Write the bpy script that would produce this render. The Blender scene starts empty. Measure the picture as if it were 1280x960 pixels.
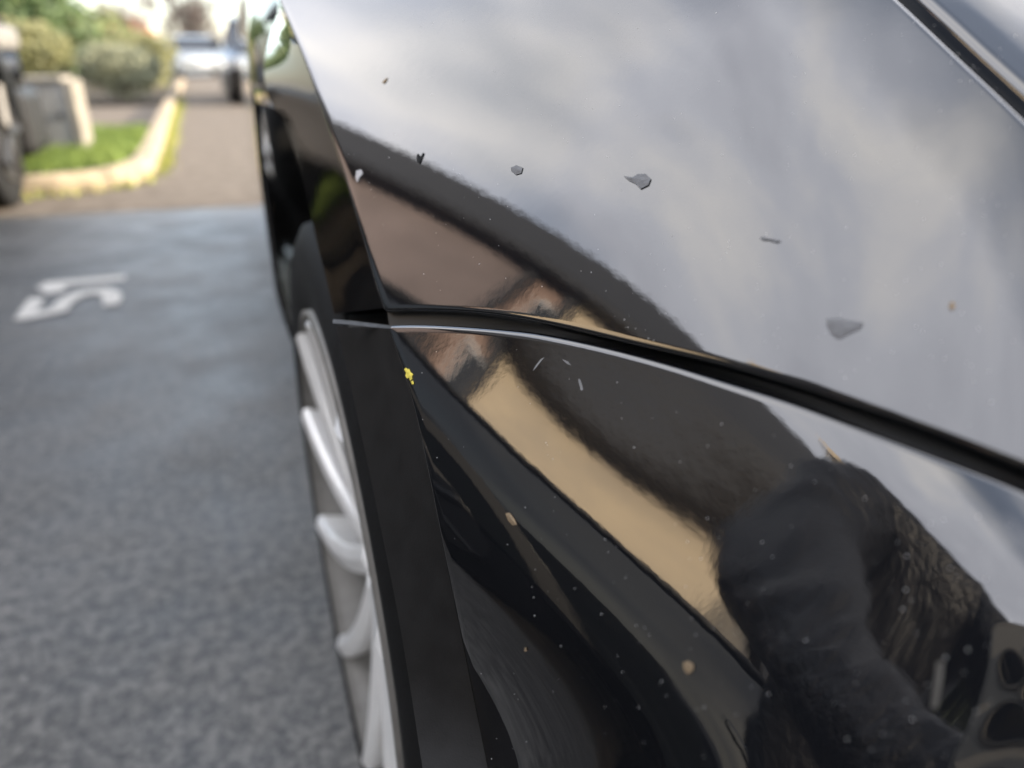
import bpy, bmesh, math, random
import numpy as np
from mathutils import Vector, Matrix, noise
R = math.radians
random.seed(7)
SC = bpy.context.scene
COL = SC.collection

# ------------------------------------------------------------------ camera
F = 924.4                                   # focal length in photograph pixels
PITCH = math.atan((480 - 68) / F)
YAW = math.atan((390 / F) / (1 / math.cos(PITCH)))
FH = np.array([math.sin(YAW), math.cos(YAW), 0]); UP = np.array([0, 0, 1.])
FWD = FH * math.cos(PITCH) - UP * math.sin(PITCH)
UPC = FH * math.sin(PITCH) + UP * math.cos(PITCH)
RT = np.array([math.cos(YAW), -math.sin(YAW), 0])
CAM = np.array([0, 0, .78])
cd = bpy.data.cameras.new('camera'); cam = bpy.data.objects.new('camera', cd); COL.objects.link(cam)
m = Matrix((Vector(RT), Vector(UPC), Vector(-FWD))).transposed().to_4x4(); m.translation = Vector(CAM)
cam.matrix_world = m
cd.sensor_width = 36; cd.lens = 36 * F / 1280; cd.clip_start = .02; cd.clip_end = 3000
cd.dof.use_dof = True; cd.dof.focus_distance = .35; cd.dof.aperture_fstop = 4.1
SC.camera = cam

# ------------------------------------------------------------------ world, sun, exposure
SUN_DIR = Vector((.965, -.14, .28)).normalized()
SUN_EL = math.asin(SUN_DIR.z); SUN_AZ = math.atan2(SUN_DIR.x, SUN_DIR.y)
w = bpy.data.worlds.new("World"); SC.world = w; w.use_nodes = True
nt = w.node_tree; nt.nodes.clear(); N = nt.nodes.new; L = nt.links.new
def mth(op, a, b=None, c=None):
    n = N('ShaderNodeMath'); n.operation = op
    for i, v in enumerate((a, b, c)):
        if v is None: continue
        if isinstance(v, (int, float)): n.inputs[i].default_value = v
        else: L(v, n.inputs[i])
    return n.outputs[0]
tc = N('ShaderNodeTexCoord'); sep = N('ShaderNodeSeparateXYZ'); L(tc.outputs['Generated'], sep.inputs[0])
sky = N('ShaderNodeTexSky'); sky.sky_type = 'NISHITA'; sky.sun_disc = False
sky.sun_elevation = SUN_EL; sky.sun_rotation = SUN_AZ
zz = mth('ADD', mth('MAXIMUM', sep.outputs[2], 0.0), .22)
cmb = N('ShaderNodeCombineXYZ'); L(mth('DIVIDE', sep.outputs[0], zz), cmb.inputs[0]); L(mth('DIVIDE', sep.outputs[1], zz), cmb.inputs[1])
cmp_ = N('ShaderNodeMapping'); L(cmb.outputs[0], cmp_.inputs[0]); cmp_.inputs['Location'].default_value = (1.3, .7, 0)  # cloud offset
cn = N('ShaderNodeTexNoise'); L(cmp_.outputs[0], cn.inputs['Vector']); cn.inputs['Scale'].default_value = 2.3; cn.inputs['Detail'].default_value = 6; cn.inputs['Roughness'].default_value = .50; cn.inputs['Distortion'].default_value = .5
mp = N('ShaderNodeMapping'); L(cmb.outputs[0], mp.inputs[0]); mp.inputs['Location'].default_value = (3.1, 1.7, .4)
cn2 = N('ShaderNodeTexNoise'); L(mp.outputs[0], cn2.inputs['Vector']); cn2.inputs['Scale'].default_value = .9; cn2.inputs['Detail'].default_value = 4; cn2.inputs['Roughness'].default_value = .5
cov = N('ShaderNodeMapRange'); clr = N('ShaderNodeMapRange'); clr.interpolation_type = 'SMOOTHSTEP'; L(sep.outputs[1], clr.inputs[0]); clr.inputs[1].default_value = .64; clr.inputs[2].default_value = .80; clr.inputs[4].default_value = .30
L(mth('SUBTRACT', cn2.outputs[0], clr.outputs[0]), cov.inputs[0]); cov.inputs[1].default_value = .34; cov.inputs[2].default_value = .46; cov.inputs[3].default_value = .25
ccr = N('ShaderNodeValToRGB'); L(cn.outputs[0], ccr.inputs[0])
ccr.color_ramp.elements[0].position = .36; ccr.color_ramp.elements[0].color = (.54, .55, .61, 1)
ccr.color_ramp.elements[1].position = .64; ccr.color_ramp.elements[1].color = (.90, .87, .85, 1)
e = ccr.color_ramp.elements.new(.5); e.color = (.67, .68, .74, 1)
cs = N('ShaderNodeVectorMath'); cs.operation = 'SCALE'; L(ccr.outputs[0], cs.inputs[0]); cs.inputs['Scale'].default_value = 8.8
mx = N('ShaderNodeMix'); mx.data_type = 'RGBA'; L(cov.outputs[0], mx.inputs[0]); L(sky.outputs[0], mx.inputs[6]); L(cs.outputs[0], mx.inputs[7])
bg = N('ShaderNodeBackground'); bg.inputs['Strength'].default_value = .15; L(mx.outputs[2], bg.inputs[0])
wo = N('ShaderNodeOutputWorld'); L(bg.outputs[0], wo.inputs[0])
sl = bpy.data.lights.new('sun', 'SUN'); sun = bpy.data.objects.new('sun', sl); COL.objects.link(sun)
sl.energy = 4.2; sl.angle = R(.5); sl.color = (1, .84, .64)
sun.rotation_euler = (-SUN_DIR).to_track_quat('-Z', 'Y').to_euler()
SC.view_settings.view_transform = 'Standard'; SC.view_settings.look = 'None'
SC.view_settings.exposure = 2.0; SC.view_settings.gamma = 1; SC.view_settings.use_curve_mapping = False
SC.cycles.max_bounces = 8; SC.cycles.sample_clamp_indirect = 6

# ------------------------------------------------------------------ materials
def mat(name, col, rough=.6, metal=0, ior=1.5, var=0, vscale=20, bump=0, bscale=200, bdist=.001, coat=0, trans=0, col2=None, emit=None, detail=5):
    m = bpy.data.materials.new(name); m.use_nodes = True; nt = m.node_tree; b = nt.nodes['Principled BSDF']
    b.inputs['Roughness'].default_value = rough; b.inputs['Metallic'].default_value = metal; b.inputs['IOR'].default_value = ior
    b.inputs['Coat Weight'].default_value = coat; b.inputs['Coat Roughness'].default_value = .02; b.inputs['Transmission Weight'].default_value = trans
    b.inputs['Base Color'].default_value = (*col, 1)
    tc = nt.nodes.new('ShaderNodeTexCoord')
    if var or col2:
        n = nt.nodes.new('ShaderNodeTexNoise'); n.inputs['Scale'].default_value = vscale; n.inputs['Detail'].default_value = detail; n.inputs['Roughness'].default_value = .6
        nt.links.new(tc.outputs['Object'], n.inputs['Vector'])
        r = nt.nodes.new('ShaderNodeValToRGB'); nt.links.new(n.outputs[0], r.inputs[0])
        c2 = col2 or tuple(min(1, c * (1 + var)) for c in col); c1 = col if col2 else tuple(c * (1 - var) for c in col)
        r.color_ramp.elements[0].position = .32; r.color_ramp.elements[0].color = (*c1, 1)
        r.color_ramp.elements[1].position = .68; r.color_ramp.elements[1].color = (*c2, 1)
        nt.links.new(r.outputs[0], b.inputs['Base Color'])
    if bump:
        n2 = nt.nodes.new('ShaderNodeTexNoise'); n2.inputs['Scale'].default_value = bscale; n2.inputs['Detail'].default_value = 3
        nt.links.new(tc.outputs['Object'], n2.inputs['Vector'])
        bp = nt.nodes.new('ShaderNodeBump'); bp.inputs['Strength'].default_value = bump; bp.inputs['Distance'].default_value = bdist
        nt.links.new(n2.outputs[0], bp.inputs['Height']); nt.links.new(bp.outputs[0], b.inputs['Normal'])
        if coat: nt.links.new(bp.outputs[0], b.inputs['Coat Normal'])
    if emit: b.inputs['Emission Color'].default_value = (*emit, 1); b.inputs['Emission Strength'].default_value = 1
    return m
M = {}
M['paint'] = mat('black_car_paint', (.005, .0055, .0068), .03, ior=1.64, coat=1, bump=1, bscale=135, bdist=2.0e-5)
M['paint_far'] = mat('black_car_paint_plain', (.004, .005, .006), .05, ior=1.5, coat=.5)
M['plastic'] = mat('black_satin_plastic', (.0085, .0086, .009), .5, ior=1.38, bump=.4, bscale=900, bdist=.0002, var=.3, vscale=60)
M['joint'] = mat('joint_highlight', (.030, .031, .032), .6, var=.5, vscale=300)  # grey lighter than the plastic, painting the highlight on the arch joint
M['rubber'] = mat('tyre_rubber', (.0045, .005, .0056), .75, ior=1.3, var=.3, vscale=40, bump=.5, bscale=300, bdist=.0006)
M['liner'] = mat('arch_liner_felt', (.008, .009, .010), .9, var=.3, vscale=60)
M['seal'] = mat('seal_rubber', (.008, .010, .012), .4)
M['alloy'] = mat('silver_alloy_paint', (.72, .72, .71), .36, metal=.25, coat=.5, var=.05, vscale=30)
M['alloy_dark'] = mat('wheel_barrel', (.15, .145, .135), .6, metal=.2, var=.2, vscale=25)
M['disc'] = mat('brake_steel', (.3, .28, .26), .4, metal=.9, var=.2, vscale=40)
M['glass'] = mat('dark_glass', (.01, .012, .014), .02, ior=1.55)
M['lens'] = mat('lamp_lens', (.22, .23, .24), .08, ior=1.5, coat=1)
M['red'] = mat('tail_lens', (.03, .004, .005), .1, coat=1)
M['plate_white'] = mat('plate_white', (.75, .76, .74), .4)
M['silver_paint'] = mat('silver_car_paint', (.36, .39, .40), .25, metal=.3, coat=1)
M['flake'] = mat('dry_mud_flake', (.085, .088, .094), .5, var=.3, vscale=500, bump=.6, bscale=900, bdist=.0006)
M['flake_pale'] = mat('pale_leaf_bit', (.30, .30, .31), .7, var=.3, vscale=500)
M['tan_chip'] = mat('tan_grit', (.17, .125, .075), .85, var=.4, vscale=600)
M['dust'] = mat('pale_dust', (.45, .45, .45), .8)
M['yellow'] = mat('yellow_fleck', (.50, .42, .06), .8, var=.3, vscale=500)
M['scuff'] = mat('white_scuff', (.12, .123, .13), .5)
M['sliver'] = mat('grey_sliver', (.045, .043, .038), .8)
M['asphalt'] = mat('asphalt', (.05, .05, .05), .42, ior=1.5)
M['lane'] = mat('dry_tarmac', (.085, .072, .058), .95, ior=1.25, col2=(.15, .128, .105), vscale=9, detail=8, bump=.6, bscale=90, bdist=.004)
M['kerbstone'] = mat('kerb_concrete', (.25, .205, .14), .9, var=.35, vscale=9, bump=.6, bscale=80, bdist=.004)
M['cabinet_m'] = mat('cabinet_grey', (.17, .17, .165), .6, var=.3, vscale=6)
M['cabinet_sunlit'] = mat('cabinet_sunlit_tone', (.19, .175, .145), .8, var=.3, vscale=8)  # warmer, paler grey paints sunlight on the cabinet's side and top
M['soil'] = mat('soil', (.07, .055, .035), .95, var=.4, vscale=8, bump=.5, bscale=30, bdist=.02)
M['lawn'] = mat('lawn_green', (.05, .080, .012), .9, col2=(.10, .135, .022), vscale=7)
M['grass'] = mat('grass_blade', (.060, .105, .014), .8, col2=(.13, .185, .03), vscale=3)
M['moss'] = mat('kerb_moss', (.16, .20, .03), .9, col2=(.25, .24, .06), vscale=10)
M['leaf_dark'] = mat('leaf_dark_green', (.030, .060, .018), .6, col2=(.085, .13, .04), vscale=2.5)
M['leaf_olive'] = mat('leaf_olive', (.085, .090, .030), .65, col2=(.16, .16, .06), vscale=3)
M['leaf_grey'] = mat('leaf_grey_green', (.085, .095, .055), .8, col2=(.19, .20, .13), vscale=5)
M['leaf_mid'] = mat('leaf_mid_green', (.06, .085, .02), .65, col2=(.13, .15, .045), vscale=3)
M['leaf_black'] = mat('conifer_needles', (.012, .018, .010), .8, col2=(.022, .03, .016), vscale=2)
M['wheel_black'] = mat('black_wheel', (.012, .012, .013), .5)
M['twig'] = mat('twig_brown', (.13, .10, .085), .8, var=.3, vscale=6)
M['bark'] = mat('bark', (.09, .07, .05), .9, var=.3, vscale=12)
M['render_tan'] = mat('tan_wall_render', (.40, .345, .275), .9, col2=(.58, .48, .34), vscale=.9, bump=.3, bscale=30, bdist=.01)
M['brick_brown'] = mat('brown_wall', (.17, .14, .14), .9, var=.22, vscale=1.6, bump=.4, bscale=25, bdist=.02)
M['pink_wall'] = mat('terracotta_wall', (.26, .185, .155), .9, var=.2, vscale=1.5)
M['roof_dark'] = mat('dark_slate', (.020, .021, .024), .8, var=.3, vscale=5)
M['fascia'] = mat('dark_fascia', (.012, .013, .016), .5)
M['frame_white'] = mat('window_frame', (.55, .56, .58), .5)
M['block_grey'] = mat('grey_render', (.24, .22, .19), .9, var=.25, vscale=1.5)
M['jacket'] = mat('black_quilted_nylon', (.008, .008, .0095), .5, ior=1.42, var=.3, vscale=20, bump=1, bscale=38, bdist=.012)
M['trouser'] = mat('dark_trousers', (.014, .015, .02), .85, var=.2, vscale=40)
M['skin'] = mat('skin', (.50, .31, .22), .55, var=.08, vscale=30)
M['hair'] = mat('hair_dark', (.02, .014, .01), .5)
M['shoe'] = mat('shoe_black', (.015, .015, .015), .6)
M['phone_body'] = mat('phone_graphite', (.42, .39, .34), .45)
M['phone_island'] = mat('phone_island', (.55, .51, .45), .4, coat=.3)
M['paint_mark'] = mat('road_paint', (.50, .48, .44), .8)
M['tile_orange'] = mat('orange_tile', (.38, .20, .11), .9, var=.2, vscale=2)
M['wall_cream'] = mat('cream_wall', (.55, .5, .42), .9)

def asphalt_nodes():
    m = M['asphalt']; nt = m.node_tree; b = nt.nodes['Principled BSDF']; N = nt.nodes.new; L = nt.links.new
    tc = N('ShaderNodeTexCoord')
    def nz(s, d, r=.6):
        n = N('ShaderNodeTexNoise'); n.inputs['Scale'].default_value = s; n.inputs['Detail'].default_value = d; n.inputs['Roughness'].default_value = r
        L(tc.outputs['Object'], n.inputs['Vector']); return n
    big = nz(2.2, 4, .5); mid = nz(48, 6, .8); fine = nz(170, 3, .8)
    def mixf(op, a, b_):
        k = N('ShaderNodeMath'); k.operation = op
        for i, v in enumerate((a, b_)):
            if isinstance(v, (int, float)): k.inputs[i].default_value = v
            else: L(v, k.inputs[i])
        return k.outputs[0]
    s = mixf('ADD', mixf('ADD', mixf('MULTIPLY', big.outputs[0], .15), mixf('MULTIPLY', mid.outputs[0], .65)), mixf('MULTIPLY', fine.outputs[0], .20))
    r = N('ShaderNodeValToRGB'); L(s, r.inputs[0])
    r.color_ramp.elements[0].position = .44; r.color_ramp.elements[0].color = (.040, .039, .037, 1)
    r.color_ramp.elements[1].position = .61; r.color_ramp.elements[1].color = (.205, .197, .184, 1)
    L(r.outputs[0], b.inputs['Base Color'])
    rr = N('ShaderNodeMapRange'); sheen = nz(4.5, 5, .6); L(mixf('ADD', mixf('MULTIPLY', sheen.outputs[0], .45), mixf('MULTIPLY', mid.outputs[0], .55)), rr.inputs[0]); rr.inputs[1].default_value = .40; rr.inputs[2].default_value = .62; rr.inputs[3].default_value = .30; rr.inputs[4].default_value = .66
    L(rr.outputs[0], b.inputs['Roughness'])
    bp = N('ShaderNodeBump'); bp.inputs['Strength'].default_value = .45; bp.inputs['Distance'].default_value = .003
    h = mixf('ADD', mid.outputs[0], mixf('MULTIPLY', fine.outputs[0], .8)); L(h, bp.inputs['Height']); L(bp.outputs[0], b.inputs['Normal'])
asphalt_nodes()
def worn_paint():
    m = M['paint_mark']; nt = m.node_tree; b = nt.nodes['Principled BSDF']; N = nt.nodes.new; L = nt.links.new
    tc = N('ShaderNodeTexCoord'); n = N('ShaderNodeTexNoise'); n.inputs['Scale'].default_value = 55; n.inputs['Detail'].default_value = 6; n.inputs['Roughness'].default_value = .75
    L(tc.outputs['Object'], n.inputs['Vector']); r = N('ShaderNodeValToRGB'); L(n.outputs[0], r.inputs[0])
    r.color_ramp.elements[0].position = .36; r.color_ramp.elements[0].color = (.07, .07, .072, 1); r.color_ramp.elements[1].position = .44; r.color_ramp.elements[1].color = (.55, .53, .49, 1)
    L(r.outputs[0], b.inputs['Base Color'])
worn_paint()
def tile_nodes():
    m = M['roof_dark']; nt = m.node_tree; b = nt.nodes['Principled BSDF']
tile_nodes()

# ------------------------------------------------------------------ helpers
def props(o, label=None, cat=None, group=None, kind=None):
    for k, v in (('label', label), ('category', cat), ('group', group), ('kind', kind)):
        if v: o[k] = v
    return o
def link(name, me, mt, parent=None):
    o = bpy.data.objects.new(name, me); COL.objects.link(o)
    if mt and not me.materials: me.materials.append(mt)
    if parent: o.parent = parent
    return o
def obj(name, bm, mt, parent=None, smooth=False):
    me = bpy.data.meshes.new(name); bm.to_mesh(me); bm.free()
    if smooth: me.shade_smooth()
    return link(name, me, mt, parent)
def pyd(name, v, f, mt, parent=None, smooth=False):
    me = bpy.data.meshes.new(name); me.from_pydata([tuple(map(float, p)) for p in v], [], f); me.update()
    if smooth: me.shade_smooth()
    return link(name, me, mt, parent)
def empty(name, loc, label=None, cat=None, group=None, rz=0):
    o = bpy.data.objects.new(name, None); COL.objects.link(o); o.location = loc; o.rotation_euler = (0, 0, rz); o.empty_display_size = .1
    return props(o, label, cat, group)
def box(bm, x0, x1, y0, y1, z0, z1, bev=0):
    g = bmesh.ops.create_cube(bm, size=1); vs = g['verts']
    for v in vs: v.co = Vector(((x0 + x1) / 2 + v.co.x * (x1 - x0), (y0 + y1) / 2 + v.co.y * (y1 - y0), (z0 + z1) / 2 + v.co.z * (z1 - z0)))
    if bev:
        es = list({e for v in vs for e in v.link_edges}); bmesh.ops.bevel(bm, geom=es, offset=bev, segments=2, affect='EDGES', profile=.5)
def boxo(name, a, mt, parent=None, bev=0):
    bm = bmesh.new(); box(bm, *a, bev); return obj(name, bm, mt, parent)
def tube(bm, pts, radii, seg=8, cap=True):
    pts = [Vector(p) for p in pts]; rings = []
    if isinstance(radii, (int, float)): radii = [radii] * len(pts)
    for i, p in enumerate(pts):
        d = (pts[min(i + 1, len(pts) - 1)] - pts[max(i - 1, 0)]).normalized()
        a = d.orthogonal().normalized() if i == 0 else (a - d * a.dot(d)).normalized()
        b = d.cross(a); rings.append([bm.verts.new(p + (a * math.cos(t) + b * math.sin(t)) * radii[i]) for t in (2 * math.pi * k / seg for k in range(seg))])
    for r0, r1 in zip(rings, rings[1:]):
        for k in range(seg): bm.faces.new((r0[k], r0[(k + 1) % seg], r1[(k + 1) % seg], r1[k]))
    if cap: bm.faces.new(rings[0][::-1]); bm.faces.new(rings[-1])
def prism(bm, poly, axis, a, b):
    """extrude a 2-D polygon (list of pairs) along axis 0/1/2 from a to b"""
    def mk(p, t):
        q = list(p); q.insert(axis, t); return bm.verts.new(q)
    A = [mk(p, a) for p in poly]; B = [mk(p, b) for p in poly]; n = len(poly)
    bm.faces.new(A); bm.faces.new(B[::-1])
    for i in range(n): bm.faces.new((A[i], B[i], B[(i + 1) % n], A[(i + 1) % n]))
    bmesh.ops.recalc_face_normals(bm, faces=bm.faces[:])

# pixel-ray helpers: where along a sight line a traced outline stands, at its own distance
def ray(px, py):
    px = np.asarray(px, float); py = np.asarray(py, float)
    return FWD + np.multiply.outer((px - 640) / F, RT) + np.multiply.outer((480 - py) / F, UPC)
def G(px, py, z=0):
    r = ray(px, py); return CAM + (z - CAM[2]) / r[2] * r
def basis(px, py, deg):
    u = (np.asarray(px, float) - 640) / 640; v = (np.asarray(py, float) - 480) / 640
    return np.stack([u ** (s - j) * v ** j for s in range(deg + 1) for j in range(s + 1)], -1)
LOW = [3.013281, 1.572128, 0.847410, -0.143560, 0.258248, 0.124527, 1.148889, -3.050240, 3.005458, -1.714432, -0.478043, 5.665338, -5.024390, 5.993084, -0.717271, -0.828696, -2.777122, -1.867182, -2.813520, -0.947666, 0.177616, -0.161042, 3.525299, -3.669938, 3.686868, 4.215189, -5.326842, 1.823631]
UPW = [3.008598, 1.819835, 0.665528, 0.047004, 0.358377, 0.072037, -0.239546, -0.143371, 0.051365, 0.207729]
C1 = np.linalg.solve(basis([482, 1280, 350], [385, 585, 0], 1), [2.5, 4.8, 1.8])
def depth(c, px, py):
    deg = {3: 1, 6: 2, 10: 3, 15: 4, 21: 5, 28: 6}[len(c)]
    return 1 / (basis(px, py, deg) @ np.asarray(c))
def surf(c, px, py): return CAM + ray(px, py) * depth(c, px, py)[..., None]
def surfn(c, px, py, e=.7):
    px = np.asarray(px, float); py = np.asarray(py, float)
    a = surf(c, px + e, py) - surf(c, px - e, py); b = surf(c, px, py + e) - surf(c, px, py - e)
    n = np.cross(b, a); n /= np.linalg.norm(n, axis=-1, keepdims=True)
    p = surf(c, px, py) - CAM
    return np.where((n * p).sum(-1, keepdims=True) > 0, -n, n)
def resample(pts, n, smooth=True):
    P = np.array(pts, float)
    d = np.r_[0, np.cumsum(np.linalg.norm(np.diff(P, axis=0), axis=1))]; t = np.linspace(0, d[-1], n)
    if not smooth or len(P) < 3: return np.stack([np.interp(t, d, P[:, k]) for k in range(P.shape[1])], 1)
    mtan = np.zeros_like(P)
    for i in range(len(P)):
        a, b = max(i - 1, 0), min(i + 1, len(P) - 1); mtan[i] = (P[b] - P[a]) / (d[b] - d[a])
    out = []
    for x in t:
        i = min(max(np.searchsorted(d, x) - 1, 0), len(P) - 2); h = d[i + 1] - d[i]; s = (x - d[i]) / h
        out.append((2*s**3-3*s*s+1)*P[i] + (s**3-2*s*s+s)*h*mtan[i] + (-2*s**3+3*s*s)*P[i+1] + (s**3-s*s)*h*mtan[i+1])
    return np.array(out)
def coons(top, bot, left, right, ns, nq):
    T = resample(top, ns); B = resample(bot, ns); Lf = resample(left, nq); Rg = resample(right, nq)
    s = np.linspace(0, 1, ns)[None, :, None]; q = np.linspace(0, 1, nq)[:, None, None]
    return (1-q)*T[None] + q*B[None] + (1-s)*Lf[:, None] + s*Rg[:, None] - ((1-q)*((1-s)*T[0]+s*T[-1]) + q*((1-s)*B[0]+s*B[-1]))
def panel(name, c, grid, mt, parent, rolls):
    """body panel on a smooth surface; rolls = {side: (radius, return depth)} folds that border inward like pressed steel"""
    nq, ns, _ = grid.shape
    P = surf(c, grid[..., 0], grid[..., 1]); Nn = surfn(c, grid[..., 0], grid[..., 1])
    V = [tuple(p) for p in P.reshape(-1, 3)]; Fc = []
    for i in range(nq - 1):
        for j in range(ns - 1):
            k = i * ns + j; Fc.append((k, k + 1, k + ns + 1, k + ns))
    for side, (rad, ret) in rolls.items():
        sel = {'top': [(0, j) for j in range(ns)], 'bottom': [(nq - 1, j) for j in range(ns)], 'left': [(i, 0) for i in range(nq)], 'right': [(i, ns - 1) for i in range(nq)]}[side]
        idx = [i * ns + j for i, j in sel]
        p = np.array([P[i, j] for i, j in sel]); n = np.array([Nn[i, j] for i, j in sel])
        inner = {'top': (1, 0), 'bottom': (-1, 0), 'left': (0, 1), 'right': (0, -1)}[side]
        q = np.array([P[i + inner[0], j + inner[1]] for i, j in sel])
        tg = np.gradient(p, axis=0); tg /= np.linalg.norm(tg, axis=1, keepdims=True)
        ed = np.cross(n, tg); ed /= np.linalg.norm(ed, axis=1, keepdims=True)
        sg = np.sign(((p - q) * ed).sum(1, keepdims=True)); ed *= sg
        prev = idx
        steps = [(math.sin(a) * rad, (math.cos(a) - 1) * rad) for a in np.linspace(0, math.pi / 2, 7)[1:]] + [(rad, -rad - ret)]
        for (a, b) in steps:
            cur = []
            for k in range(len(p)):
                cur.append(len(V)); V.append(tuple(p[k] + ed[k] * a + n[k] * b))
            for k in range(len(p) - 1): Fc.append((prev[k], prev[k + 1], cur[k + 1], cur[k]))
            prev = cur
    bm = bmesh.new(); vs = [bm.verts.new(v) for v in V]
    for f in Fc: bm.faces.new([vs[i] for i in f])
    bmesh.ops.recalc_face_normals(bm, faces=bm.faces[:])
    if bm.faces[0].normal.dot(Vector(Nn[0, 0])) < 0: bmesh.ops.reverse_faces(bm, faces=bm.faces[:])
    return obj(name, bm, mt, parent, True)
def strip(name, A, B, mt, parent, n=3, smooth=True, bow=0):
    """ruled strip between two 3-D polylines"""
    A = np.array(A); B = np.array(B); V = []; Fc = []; k = len(A)
    for i in range(n + 1):
        t = i / n
        V += [tuple(a * (1 - t) + b * t) for a, b in zip(A, B)]
    for i in range(n):
        for j in range(k - 1): Fc.append((i*k+j, i*k+j+1, (i+1)*k+j+1, (i+1)*k+j))
    return pyd(name, V, Fc, mt, parent, smooth)

# ------------------------------------------------------------------ the black car in the foreground
HUB = Vector((.058, .60, .33))
car = empty('parked_car', (.95, 1.9, 0), 'glossy black car filling the right side of the view, with a silver wheel', 'car')
bpy.context.view_layer.update()
def keep(o):                                  # geometry is written in world space: undo the Empty's offset
    o.matrix_parent_inverse = car.matrix_world.inverted(); return o

CREASE_U = [(482, 385), (470, 349), (458, 305), (444, 258), (431, 215), (415, 168), (399, 123), (385, 82), (369, 42), (352, 2), (318, -75)]
GAP_U = [(482, 385), (540, 384.5), (595, 387), (650, 394), (712, 406), (790, 424), (900, 449), (1000, 477), (1060, 497), (1140, 523), (1280, 575), (1500, 660)]
HOODL = [(1040, -70), (1115, 0), (1197, 78), (1280, 157), (1400, 280), (1470, 430), (1500, 660)]
g = coons([(318, -75), (560, -78), (800, -76), (1040, -70)], GAP_U, CREASE_U[::-1], HOODL, 150, 110)
keep(panel('front_wing', UPW, g, M['paint'], car, {'bottom': (.0016, .012), 'left': (.0022, .004), 'right': (.0015, .015)}))
GAP_L = [(488, 411), (525, 410.5), (564, 412), (620, 416), (673, 422), (751, 438), (830, 459), (900, 481), (980, 507), (1060, 537), (1140, 567), (1280, 618), (1500, 700)]
CREASE_L = [(488, 411), (503, 456), (520, 512), (537, 592), (553, 672), (570, 756), (588, 846), (610, 956), (640, 1090)]
g = coons(GAP_L, [(640, 1090), (900, 1100), (1200, 1100), (1420, 1080)], CREASE_L, [(1500, 700), (1490, 830), (1460, 960), (1420, 1080)], 150, 130)
keep(panel('front_bumper', LOW, g, M['paint'], car, {'top': (.0026, .012), 'left': (.0016, .004)}))

# seam seal between the wing and the bumper, set back in the gap
a = resample(GAP_U, 60); b = resample([(x, y - 2) for x, y in GAP_L], 60)
A3 = CAM + ray(a[:, 0], a[:, 1] - 8) * (depth(UPW, a[:, 0], a[:, 1]) * 1.0 + .010)[:, None]
B3 = CAM + ray(b[:, 0], b[:, 1] + 8) * (depth(LOW, b[:, 0], b[:, 1]) * 1.0 + .012)[:, None]
keep(strip('seam_seal', A3, B3, M['seal'], car))

# wheel-arch faces: from the crease in to the opening
LIP_U = [(418, 392), (408, 350), (398, 310), (387, 262), (374, 210), (362, 172), (350, 146), (338, 126), (330, 92), (336, 50), (348, 6), (316, -78)]
def lipdepth(px, py, k): return depth(C1, px, py) + k
a = resample(CREASE_U, 40); b = resample(LIP_U, 40)
A3 = CAM + ray(a[:, 0] - 1.2, a[:, 1]) * (depth(UPW, a[:, 0], a[:, 1]) + .003)[:, None]
kk = np.interp(b[:, 1], [0, 120, 250, 400], [.075, .10, .085, .05])
B3 = CAM + ray(b[:, 0], b[:, 1]) * lipdepth(b[:, 0], b[:, 1], kk)[:, None]
keep(strip('wing_arch_face', A3, B3, M['paint'], car, 6))
LIP_L = [(420, 408), (432, 455), (452, 545), (475, 655), (497, 766), (516, 880), (530, 970), (556, 1095)]
a = resample(CREASE_L, 40); b = resample(LIP_L, 40)
A3 = CAM + ray(a[:, 0] - 1, a[:, 1]) * (depth(LOW, a[:, 0], a[:, 1]) + .003)[:, None]
B3 = CAM + ray(b[:, 0], b[:, 1]) * (depth(C1, b[:, 0], b[:, 1]) + .03)[:, None]
lipo = keep(strip('bumper_arch_face', A3, B3, M['plastic'], car, 6))
Bi = CAM + ray(b[:, 0] + 22, b[:, 1]) * (depth(C1, b[:, 0], b[:, 1]) + .09)[:, None]
keep(strip('bumper_arch_return', B3, Bi, M['plastic'], car, 2))
# the little step where both arch faces meet, its edge highlight painted grey
s0 = CAM + ray([416, 440, 465, 490], [399, 401, 404, 407]) * (np.array([.415, .412, .408, .40]) + .004)[:, None]
s1 = CAM + ray([416, 440, 465, 490], [404, 406, 409, 411]) * np.array([.415, .412, .408, .40])[:, None]
keep(strip('arch_joint_edge', s0, s1, M['joint'], car, 2))

a_ = np.array([(414, 384), (440, 383), (465, 381), (490, 379)], float); b_ = np.array([(417, 408), (440, 410), (465, 411), (496, 412)], float)
keep(strip('arch_seam_seal', surf(C1, a_[:, 0], a_[:, 1]) + FWD * .045, surf(C1, b_[:, 0], b_[:, 1]) + FWD * .040, M['plastic'], car, 3))
# liner: half drum behind the arch
V = []; Fc = []; nA = 40; nx = 6
for i in range(nA + 1):
    t = R(-15 + 215 * i / nA)
    for j in range(nx + 1):
        V.append((.105 + .26 * j / nx, HUB.y - math.cos(t) * .385, HUB.z + math.sin(t) * .385))
for i in range(nA):
    for j in range(nx): k = i*(nx+1)+j; Fc.append((k, k+1, k+nx+2, k+nx+1))
k = len(V); V += [(.365, HUB.y - math.cos(R(-15+215*i/nA))*.385, HUB.z + math.sin(R(-15+215*i/nA))*.385) for i in range(nA+1)]; V.append((.362, HUB.y, HUB.z))
Fc += [(k+i, k+i+1, k+nA+1) for i in range(nA)]
keep(pyd('arch_liner', V, Fc, M['liner'], car, True))

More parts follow.
